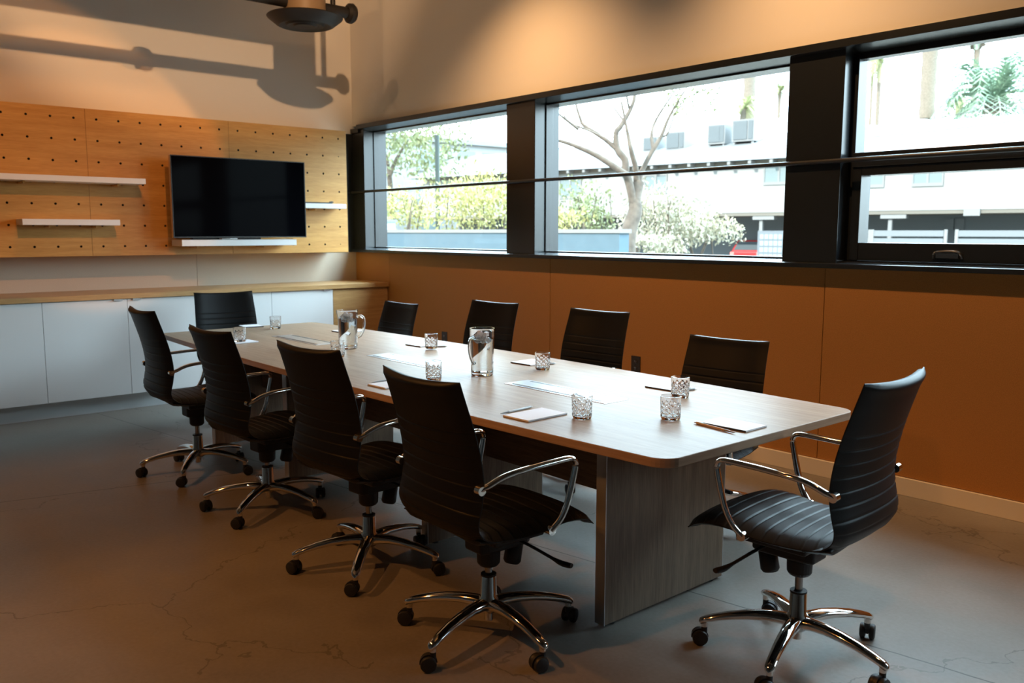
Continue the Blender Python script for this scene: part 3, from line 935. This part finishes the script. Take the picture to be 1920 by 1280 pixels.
# white apartment building across the lot; local x along the facade, local y into the building
FB = thing('apartment_building', 'long white building with grey shingle roof and open carport below', 'building', (-14.327, 31.114, 0), R(9))
m = MB(); m.box(-24, 26, 0, 12, 2.43, 4.95); m.build('upper_wall', M['stucco'], FB)
m = MB(); m.box(-24, 26, 3.2, 11.9, GZ, 2.42); m.build('carport_back_wall', M['carport'], FB)
m = MB(); m.box(-24, 26, .02, 3.2, 2.28, 2.425); m.build('carport_beam', M['tail'], FB)
m = MB()
m.add([(-25, -.55, 4.86), (27, -.55, 4.86), (27, 6, 6.75), (-25, 6, 6.75), (27, 12.5, 4.86), (-25, 12.5, 4.86)], [(0, 1, 2, 3), (3, 2, 4, 5), (0, 3, 5), (1, 4, 2), (0, 5, 4, 1)])
m.build('roof', M['roof'], FB)
for k in range(44):
    x = -22.8 + k * 1.05
    if -14.5 < x < 12: box_obj('rafter_tail', M['outtrim'], x, x + .16, -.5, .0, 4.68, 4.845, FB)
m = MB(); m.box(-24, 26, -.018, .0, 4.66, 4.84); m.build('eave_shadow_board', M['tail'], FB)
for (x0, x1, z0, z1) in ((-13.06, -11.7, 3.47, 4.35), (-7.6, -6.4, 3.6, 4.35), (-1.15, .2, 3.83, 4.5), (2.8, 4.16, 3.56, 4.35), (5.41, 6.5, 3.55, 4.35), (10.5, 11.8, 3.55, 4.35)):
    f = MB(); f.box(x0 - .07, x1 + .07, -.05, 0, z0 - .14, z0); f.box(x0 - .07, x1 + .07, -.05, 0, z1, z1 + .07)
    f.box(x0 - .07, x0, -.05, 0, z0, z1); f.box(x1, x1 + .07, -.05, 0, z0, z1); xm = (x0 + x1) / 2; f.box(xm - .05, xm + .05, -.05, 0, z0, z1)
    w = f.build('window', M['outtrim'], FB)
    box_obj('pane', M['outwin'], x0, x1, -.02, -.001, z0, z1, w)
for x in (-8.6, -1.42, 4.42, 12.0):
    m = MB(); m.box(x, x + .16, .15, .33, GZ, 2.10); m.box(x - .30, x + .75, .05, .45, 2.10, 2.28); m.build('post', M['outtrim'], FB)
m = MB(); m.box(7.4, 8.0, -.06, .02, 2.18, 2.46); m.build('wall_lamp', M['outtrim'], FB)
v = MB()
for k in range(2):
    x = 5.95 + k * .42
    v.box(x, x + .36, 3.12, 3.2, 1.62, 2.12); 
vo = v.build('vent', M['fence'], FB)
for (s0, s1, z0, z1) in ((-9.9, -9.0, 5.95, 6.75), (-8.45, -7.3, 5.95, 6.92), (-5.95, -4.95, 6.1, 7.12), (-4.55, -3.35, 6.15, 7.25)):
    lab = {-9.9: 'leftmost rooftop cooler, half behind the tree', -8.45: 'second rooftop cooler from the left', -5.95: 'third rooftop cooler from the left', -4.55: 'rightmost rooftop cooler on the white building'}[s0]
    a = thing('rooftop_cooler', lab, 'air conditioner', FB.matrix_basis @ Vector((0, 0, 0)), R(9), 'rooftop coolers on the white building')
    m = MB(); m.box(s0, s1, 3.4, 4.5, z0, z1); m.build('body', M['acbody'], a)
    gw = (s1 - s0) * .62
    m = MB(); m.box(s0 + .08, s0 + .08 + gw, 3.36, 3.4, z0 + .1, z1 - .08); m.build('grille', M['acgrille'], a)
    m = MB(); m.box(s1 - .30, s1 - .06, 3.37, 3.4, z0 + .1, z1 - .08); m.build('side_louvre', M['acgrille'], a)
    m = MB()
    for sx_ in (s0 + .05, s1 - .15):
        for yy in (3.45, 4.35): m.box(sx_, sx_ + .1, yy, yy + .1, 5.7, z0)
    m.build('stand', M['acbody'], a)

# far flats at the left
p = ex(745, 440, 62); q = ex(1000, 440, 70)
LB = thing('flat_block', 'pale flat-roofed apartment block seen through the left window', 'building', (p.x, p.y, 0), math.atan2(q.y - p.y, q.x - p.x))
wlen = (q - p).length
m = MB(); m.box(-6, wlen + 4, 0, 10, GZ, 8.0); m.build('wall', M['stucco'], LB)
m = MB(); m.box(-6.3, wlen + 4.3, -.3, 10.3, 8.0, 8.35); m.build('parapet', M['outtrim'], LB)
for fx in (.14, .42, .60, .82):
    for z0 in (1.0, 3.6, 6.1):
        x0 = wlen * fx; f = MB(); f.box(x0 - .1, x0 + 1.7, -.12, 0, z0 - .2, z0)
        w = f.build('balcony', M['outtrim'], LB); box_obj('pane', M['outwin'], x0, x0 + 1.6, -.03, -.001, z0, z0 + 1.4, w)

# block wall close to the house, shaded face and sunlit top put into its colours
gw_ = thing('garden_wall', 'pale blue block wall with white cap just outside', 'garden wall', (-4, 4.2, GZ))
m = MB(); m.box(-6, 3.63, 0, .2, 0, 1.84); m.build('wall', M['bluewall'], gw_)
m = MB(); m.box(-6, 3.66, -.02, .22, 1.84, 1.895); m.build('cap', M['cap'], gw_)
c_ = ex(724, 430, 17.5)
ub = thing('utility_box', 'blue grey utility cabinet behind the left end of the garden wall', 'utility box', (c_.x, c_.y, GZ))
m = MB(); m.box(-.16, .16, -.12, .12, 0, 2.05); m.build('body', M['utility'], ub); m = MB(); m.box(-.18, .18, -.15, .15, 2.05, 2.1); m.build('lid', M['cap'], ub)


def quads(m, c, rx, ry, rz, n, s, rnd, shell=.5):
    for _ in range(n):
        while True:
            v = Vector((rnd.uniform(-1, 1), rnd.uniform(-1, 1), rnd.uniform(-1, 1)))
            if shell < v.length < 1: break
        p = Vector(c) + Vector((v.x * rx, v.y * ry, v.z * rz))
        e = Euler((rnd.uniform(0, 6), rnd.uniform(0, 6), rnd.uniform(0, 6))).to_matrix()
        sz = s * rnd.uniform(.6, 1.4)
        m.add([p + e @ Vector(w) for w in ((-sz, 0, 0), (0, -sz * .4, 0), (sz, 0, 0), (0, sz * .4, 0))], [(0, 1, 2, 3)])


def branch(m, a, b, r0, r1, bend=.0, rnd=random, n=6):
    a = Vector(a); b = Vector(b); d = b - a
    off = Vector((rnd.uniform(-1, 1), rnd.uniform(-1, 1), rnd.uniform(-.3, .3))) * bend * d.length
    pts = [a + d * (k / n) + off * math.sin(pi * k / n) for k in range(n + 1)]
    m.tube(pts, [r0 + (r1 - r0) * k / n for k in range(n + 1)], 9)
    return pts


# bare tree with forked trunk
rnd = random.Random(11)
DT = 14.0
tr = thing('bare_tree', 'bare forked tree in front of the white building', 'tree', tuple(ex(1178, 500, DT).xy) + (GZ,))
o0 = Vector(tr.location)
pt = lambda x, y, d=DT: ex(x, y, d) - o0
base = Vector((0, 0, 0)); f1 = pt(1190, 372); f0 = pt(1180, 430)
m = MB()
pts = smooth_path([base, pt(1176, 470), f0, pt(1191, 395), f1, pt(1198, 340)], 5)
m.tube(pts, [.150 - .062 * k / (len(pts) - 1) for k in range(len(pts))], 12)
m.build('trunk', M['bark'], tr, smooth=60)
limbs = [
    ([(1191, 395), (1177, 335), (1165, 322), (1120, 292), (1075, 272), (1036, 260)], .075, .022),
    ([(1172, 326), (1172, 300), (1158, 280), (1155, 250), (1165, 235), (1182, 205), (1190, 180), (1186, 150)], .068, .022),
    ([(1155, 278), (1130, 258), (1095, 235), (1088, 222), (1080, 195), (1078, 165)], .042, .012),
    ([(1194, 345), (1192, 315), (1184, 285), (1178, 255), (1172, 225), (1165, 190)], .055, .015),
    ([(1198, 340), (1203, 322), (1222, 285), (1240, 255), (1252, 225), (1268, 195), (1284, 170)], .052, .012),
    ([(1225, 280), (1222, 250), (1230, 225), (1252, 190), (1280, 150)], .034, .008),
    ([(1084, 242), (1062, 225), (1045, 212), (1030, 205)], .026, .008),
    ([(1130, 258), (1105, 245), (1070, 230), (1050, 205), (1045, 190)], .02, .006),
    ([(1168, 225), (1150, 200), (1135, 178)], .018, .006),
    ([(1180, 205), (1176, 185), (1172, 165), (1160, 140)], .02, .006),
    ([(1240, 255), (1252, 250), (1270, 205), (1300, 195), (1340, 178)], .018, .005),
    ([(1268, 195), (1285, 185), (1320, 170), (1350, 172)], .014, .004),
]
for i, (pp_, r0, r1) in enumerate(limbs):
    m = MB(); dd = DT + (i % 3 - 1) * .25
    P = smooth_path([pt(x, y, DT + (dd - DT) * min(1, k / 2)) for k, (x, y) in enumerate(pp_)], 4)
    m.tube(P, [r0 + (r1 - r0) * k / (len(P) - 1) for k in range(len(P))], 8)
    m.build('limb', M['bark'], tr, smooth=60)
m = MB()
for k in range(60):
    x, y = rnd.uniform(1240, 1345), rnd.uniform(150, 215)
    quads(m, pt(x, y), .12, .12, .10, 6, .035, rnd, 0)
m.build('sparse_leaves', M['leafg'], tr)


def bush(name, label, cat, px, py, D, rx, rz, n, s, mat, group, stems=5, shell=.35):
    c = ex(px, py, D); root = thing(name, label, cat, (c.x, c.y, GZ), 0, group)
    cz = c.z - GZ; r = random.Random(int(px))
    m = MB()
    for k in range(9):
        a = r.uniform(0, 2 * pi); rr = r.uniform(.1, .6)
        quads(m, (cos(a) * rr * rx, sin(a) * rr * rx, cz + r.uniform(-.55, .55) * rz), rx * .55, rx * .55, rz * .5, n // 9, s, r, .1)
    m.build('foliage', mat, root)
    m = MB()
    for k in range(stems):
        a = r.uniform(0, 2 * pi); branch(m, (cos(a) * .08, sin(a) * .08, 0), (cos(a) * rx * .5, sin(a) * rx * .5, cz + rz * .3), .03, .008, .1, r)
    m.build('stems', M['bark'], root)
    return root


G_B = 'shrubs beyond the garden wall'
bush('yellow_shrub', 'yellow flowering shrub left of the lamp pole', 'shrub', 760, 392, 19, 1.2, .75, 1500, .05, M['leafy'], G_B)
bush('yellow_shrub', 'yellow flowering shrub right of the lamp pole', 'shrub', 862, 384, 20, 1.15, .9, 1500, .05, M['leafy'], G_B)
bush('yellow_shrub', 'yellow flowering shrub behind the first black window post', 'shrub', 930, 375, 20.5, 1.0, .95, 1200, .05, M['leafy'], G_B)
bush('olive_shrub', 'olive green shrub left of the bare tree', 'shrub', 1112, 388, 19, .75, .75, 1200, .05, M['leafg'], G_B)
bush('low_shrub', 'low olive shrub behind the end of the garden wall', 'shrub', 1062, 415, 18, .8, .3, 500, .05, M['leafy'], G_B)
bush('straw_shrub', 'pale straw coloured shrub right of the bare tree trunk', 'shrub', 1240, 400, 16, .95, .75, 2400, .045, M['leafw'], G_B, 8)
bush('straw_shrub', 'wispy straw shrub reaching toward the red car', 'shrub', 1312, 420, 16.5, .85, .42, 1500, .045, M['leafw'], G_B, 6)
bush('flower_shrub', 'low white flowering shrub at the foot of the bare tree', 'shrub', 1225, 462, 14.5, .75, .26, 900, .04, M['leafw'], G_B)
# leafy tree behind the left window
c = ex(745, 300, 23); lt = thing('leafy_tree', 'pale green leafy tree in the left window', 'tree', (c.x, c.y, GZ))
m = MB(); r = random.Random(5)
for k in range(16):
    q_ = ex(r.uniform(705, 850), r.uniform(235, 318), 23 + r.uniform(-1, 1)) - Vector(lt.location)
    quads(m, q_, .75, .75, .5, 130, .07, r, .1)
m.build('foliage', M['leafg'], lt)
m = MB(); branch(m, (-.25, 0, 0), ex(730, 330, 23) - Vector(lt.location), .10, .07, .02, r); branch(m, ex(730, 330, 23) - Vector(lt.location), ex(760, 270, 23) - Vector(lt.location), .07, .03, .05, r); branch(m, ex(730, 330, 23) - Vector(lt.location), ex(715, 270, 23) - Vector(lt.location), .06, .03, .05, r)
m.build('trunk', M['bark'], lt, smooth=60)
c = ex(821, 430, 21); lp = thing('lamp_pole', 'dark green pole standing among the yellow shrubs', 'pole', (c.x, c.y, GZ))
zt = ex(820, 256, 21).z - GZ
m = MB(); m.tube([(0, 0, 0), (0, 0, zt)], .055, 12); m.build('shaft', M['pole'], lp, smooth=40)
m = MB(); m.lathe([(.09, 0), (.09, .35), (.06, .4)], 14); m.build('base_collar', M['pole'], lp, smooth=40)


# palms
def palm(px, ytop, ybase, D, rt, crown, n, label, mat, kind='fan', skirt=0.):
    b = ex(px, ybase, D); t = ex(px, ytop, D)
    root = thing('palm_tree', label, 'palm', (b.x, b.y, b.z if b.z > 6 else GZ), 0, 'palms above the white building')
    H = t.z - root.location.z; r = random.Random(int(px + ytop))
    m = MB(); k_ = 14
    m.tube([(0, 0, H * k / k_) for k in range(k_ + 1)], [rt * (1.08 if k % 2 else .96) for k in range(k_ + 1)], 12)
    m.build('trunk', M['bark2'], root, smooth=60)
    m = MB()
    for k in range(n):
        az = r.uniform(0, 2 * pi); el = r.uniform(-.5, 1.35) if kind == 'fan' else r.uniform(-.15, 1.4)
        L = crown * r.uniform(.75, 1.1)
        pts = []
        for i in range(9):
            s_ = i / 8; e_ = el - (1.0 if kind == 'fan' else 1.15) * s_ * s_ * (1.2 - el * .4)
            pts.append(Vector((cos(az) * L * s_ * max(.15, cos(el * .8)), sin(az) * L * s_ * max(.15, cos(el * .8)), L * s_ * math.sin(e_))))
        m.tube([p_ + Vector((0, 0, H)) for p_ in pts], [.03 * crown / 2 * (1 - .8 * i / 8) for i in range(9)], 5)
        d_ = Vector((-sin(az), cos(az), 0))
        for i in range(1, 9):
            for sub in (0, .5):
                if i + sub > 8: continue
                i0 = int(i - 1 + sub * 2) if sub else i; i0 = min(i0, 8)
                p_ = pts[i0].lerp(pts[min(8, i0 + 1)], sub) + Vector((0, 0, H))
                ll = L * (.34 if kind == 'fan' else .26) * math.sin(pi * min(1, (i + sub) / 8.6 * .8 + .15))
                fwd = (pts[min(8, i0 + 1)] - pts[max(0, i0 - 1)]).normalized()
                for sg in (-1, 1):
                    tip = p_ + d_ * sg * ll * .75 + fwd * ll * .55 + Vector((0, 0, -ll * .22))
                    wv = fwd * ((.05 if kind == 'fan' else .03) * crown)
                    m.add([p_ - wv * .5, p_ + wv * .5, tip], [(0, 1, 2)])
    m.build('crown', mat, root)
    if skirt:
        m = MB(); quads(m, (0, 0, H - skirt * .5), rt * 1.8, rt * 1.8, skirt * .5, 160, .25 * crown, r, .2); m.build('dead_frond_skirt', M['bark2'], root)
    return root


palm(1460, 172, 222, 75, .14, 1.0, 46, 'small fan palm at the right edge of the middle window', M['palmy'])
palm(1403, 60, 245, 62, .42, 2.2, 10, 'thick palm trunk rising out of the middle window top', M['palm'])
palm(1392, 205, 245, 58, .2, 1.35, 34, 'low fan palm at the foot of the thick trunk in the middle window', M['palmy'])
palm(1737, 40, 222, 62, .52, 2.4, 10, 'thick palm trunk rising past the top of the right window', M['palm'])
palm(1644, 119, 235, 80, .2, 2.0, 40, 'tall slim palm at the left of the right window', M['palmy'])
palm(1631, 112, 235, 95, .16, 1.8, 20, 'thinnest and farthest palm in the right window', M['palmy'])
palm(1862, 188, 212, 55, .55, 4.7, 84, 'big feathery date palm at the right of the right window', M['palm'], 'date')
palm(1824, 70, 222, 85, .28, 2.0, 26, 'slim palm with dark crown behind the date palm', M['palm'], skirt=1.2)
palm(1797, 198, 220, 60, .2, 1.5, 36, 'small yellow green fan palm between trunk and date palm', M['palmy'])


def wire(name, a, b, sag, label):
    A = Vector(a); B = Vector(b)
    pts = [A.lerp(B, k / 16) - Vector((0, 0, sag * math.sin(pi * k / 16))) for k in range(17)]
    root_m = MB(); root_m.tube(pts, .012, 6); return tag(root_m.build(name, M['wire'], smooth=60), label, 'overhead wire', 'overhead wires outside')


wire('overhead_wire', ex(1560, 250, 27), ex(2100, 150, 22), .12, 'upper overhead wire across the right window')
wire('overhead_wire', ex(1560, 262, 26), ex(2100, 195, 24), .12, 'lower overhead wire across the right window')

# red car in the carport
car = thing('car', 'small red hatchback parked under the carport', 'car', FB.matrix_basis @ Vector((-2.75, 1.6, GZ)), R(9))
m = MB(); m.prism([(-.82, 0.28), (.82, .28), (.86, .55), (.80, .92), (-.80, .92), (-.86, .55)], 0, 3.9, mat=Matrix(((1, 0, 0, 0), (0, 0, 1, 0), (0, 1, 0, 0), (0, 0, 0, 1)))); body = m.build('body', M['red'], car, bevel=.06, seg=3)
m = MB(); m.add([(-.78, .05, .92), (.78, .05, .92), (.62, .42, 1.47), (-.62, .42, 1.47), (-.62, 2.3, 1.47), (.62, 2.3, 1.47), (.76, 3.0, .92), (-.76, 3.0, .92)], [(0, 1, 2, 3), (3, 2, 5, 4), (4, 5, 6, 7), (0, 3, 4, 7), (1, 6, 5, 2), (0, 7, 6, 1)]); m.build('cabin', M['red'], car, bevel=.04, seg=2)
m = MB(); m.add([(-.66, .09, .99), (.66, .09, .99), (.55, .36, 1.40), (-.55, .36, 1.40)], [(0, 1, 2, 3)])
m.add([(-.66, .07, .99), (.66, .07, .99), (.55, .34, 1.40), (-.55, .34, 1.40)], [(0, 1, 2, 3)]); m.build('rear_window', M['carglass'], car)
for sx_ in (-.70, .70):
    m = MB(); m.box(sx_ - .11, sx_ + .11, -.03, .04, .62, .88); m.build('tail_lamp', M['tail_lamp'], car, bevel=.01)
for sx_ in (-.76, .76):
    for yy in (.65, 3.1):
        m = MB(); m.lathe([(0, -.1), (.31, -.1), (.31, .1), (0, .1)], 24, mat=Matrix.Translation((sx_, yy, .311)) @ Matrix.Rotation(pi / 2, 4, 'Y')); m.build('wheel', M['tyre'], car, smooth=40)
# letterboxes
mb = thing('mailbox_cluster', 'grey bank of small mailbox doors beside the carport post', 'mailbox', FB.matrix_basis @ Vector((-1.0, -.9, GZ)), R(9))
m = MB(); m.box(0, 1.3, 0, .45, .25, 1.93); m.build('cabinet', M['mail'], mb)
m = MB(); m.box(.1, 1.2, .05, .4, 0, .25); m.build('pedestal', M['mail'], mb)
for i in range(5):
    for k in range(5):
        m = MB(); m.box(.13 + .22 * i, .13 + .22 * i + .16, -.02, 0, .36 + .30 * k, .36 + .30 * k + .2); m.build('mail_door', M['utility'], mb)
# louvred fence panels
for i, (a, b) in enumerate(((1.9, 4.05), (4.15, 7.0), (7.4, 11.2))):
    fn = thing('fence_panel', ['grey slatted fence panel cut by the left window frame edge', 'grey slatted fence panel below the carport vent', 'grey slatted fence panel at the right picture edge'][i], 'fence', FB.matrix_basis @ Vector((0, -1.2, GZ)), R(9), 'slatted fence panels by the carport')
    m = MB()
    for k in range(5): m.box(a + .12, b - .02, .02, .05, .42 + .32 * k, .42 + .32 * k + .24)
    m.build('slats', M['fence'], fn)
    for x in (a, b):
        m = MB(); m.box(x, x + .12, 0, .09, 0, 1.98); m.build('post', M['outtrim'], fn)

# ------------------------------------------------------------------ light
w = bpy.data.worlds.new('world'); sc.world = w; w.use_nodes = True
nt = w.node_tree; bg = nt.nodes['Background']
# bright hazy sky: paler at the horizon, stronger overhead
tcw = nt.nodes.new('ShaderNodeTexCoord'); sxw = nt.nodes.new('ShaderNodeSeparateXYZ'); nt.links.new(tcw.outputs['Generated'], sxw.inputs[0])
rw = nt.nodes.new('ShaderNodeValToRGB'); nt.links.new(sxw.outputs[2], rw.inputs['Fac'])
rw.color_ramp.elements[0].position = 0; rw.color_ramp.elements[0].color = (.16, .19, .20, 1)
rw.color_ramp.elements[1].position = .55; rw.color_ramp.elements[1].color = (.62, .84, 1.0, 1)
nt.links.new(rw.outputs['Color'], bg.inputs[0])
# the haze is brightest on the side the window band looks at
mr = nt.nodes.new('ShaderNodeMapRange'); mr.interpolation_type = 'SMOOTHSTEP'
mr.inputs['From Min'].default_value = -.1; mr.inputs['From Max'].default_value = .45
mr.inputs['To Min'].default_value = 6; mr.inputs['To Max'].default_value = 28
nt.links.new(sxw.outputs[1], mr.inputs['Value']); nt.links.new(mr.outputs[0], bg.inputs[1])

sun = bpy.data.lights.new('sun', 'SUN'); sun.energy = 8.0; sun.angle = R(.6); sun.color = (1, .95, .88)
so = bpy.data.objects.new('sun', sun); COL.objects.link(so)
so.rotation_euler = Vector((.10, .80, -.59)).to_track_quat('-Z', 'Y').to_euler()


def area(name, loc, aim, sx, sy, power, col):
    l = bpy.data.lights.new(name, 'AREA'); l.shape = 'RECTANGLE'; l.size = sx; l.size_y = sy; l.energy = power; l.color = col
    o = bpy.data.objects.new(name, l); COL.objects.link(o); o.location = loc
    o.rotation_euler = (Vector(aim) - Vector(loc)).to_track_quat('-Z', 'Z').to_euler(); return o


def spot(name, loc, aim, power, angle, blend, col=(1, .47, .16), size=.04):
    l = bpy.data.lights.new(name, 'SPOT'); l.energy = power; l.spot_size = R(angle); l.spot_blend = blend; l.color = col; l.shadow_soft_size = size
    o = bpy.data.objects.new(name, l); COL.objects.link(o); o.location = loc
    o.rotation_euler = (Vector(aim) - Vector(loc)).to_track_quat('-Z', 'Y').to_euler(); return o


# portals help the sky find the window band
for (a, b) in ((-.15, 2.1), (2.5, 4.78), (5.2, 7.33), (8.52, 9.88)):
    o = area('portal', ((a + b) / 2, .30, (Z0 + Z1) / 2), ((a + b) / 2, -3, (Z0 + Z1) / 2), b - a, Z1 - Z0, 1, (1, 1, 1)); o.data.cycles.is_portal = True

# warm track spots on the ceiling track; the last is an added wall fill
GA, GB, GC, GD, GE, GF, GH = 1250, 42, 205, 175, 8, 560, 85
OR = (1, .40, .10)
spot('track_spot', (7.0, -3.9, 4.80), (-.4, -1.6, 4.45), GA, 36, .45, (1, .60, .31), size=.05)
spot('track_spot', (7.0, -3.48, 4.80), (0, -2.78, 2.08), GF, 18.5, .12, OR, size=.05)
spot('track_spot', (2.0, -3.07, 3.70), (0, -3.15, 2.15), GB, 66, .12, OR)
for x_, p_ in ((2.6, GC), (4.95, GC), (7.3, GC * .55)): spot('track_spot', (x_, -1.25, 3.85), (x_, -.05, 1.25), p_, 106, 1.0, (1, .55, .24))
for x_ in (3.0, 5.2): spot('track_spot', (x_, -5.4, 3.70), (x_ + .9, -3.7, 0), GD, 78, .5, OR)
spot('track_spot', (7.2, -1.5, 3.75), (7.1, -1.0, 0), GE, 74, .6)
spot('track_spot', (3.0, -3.4, 4.9), (1.0, 0, 3.3), GH, 62, 1.0, (1, .58, .28))  # added fill with no known lamp, lifts the window wall near the corner

# ------------------------------------------------------------------ render settings that belong to the scene
sc.view_settings.view_transform = 'Standard'; sc.view_settings.look = 'None'
sc.view_settings.gamma = 1; sc.view_settings.exposure = 0
sc.cycles.max_bounces = 14; sc.cycles.transmission_bounces = 12; sc.cycles.transparent_max_bounces = 16
sc.cycles.diffuse_bounces = 5; sc.cycles.glossy_bounces = 5
sc.cycles.sample_clamp_indirect = 6
sc.cycles.use_denoising = True
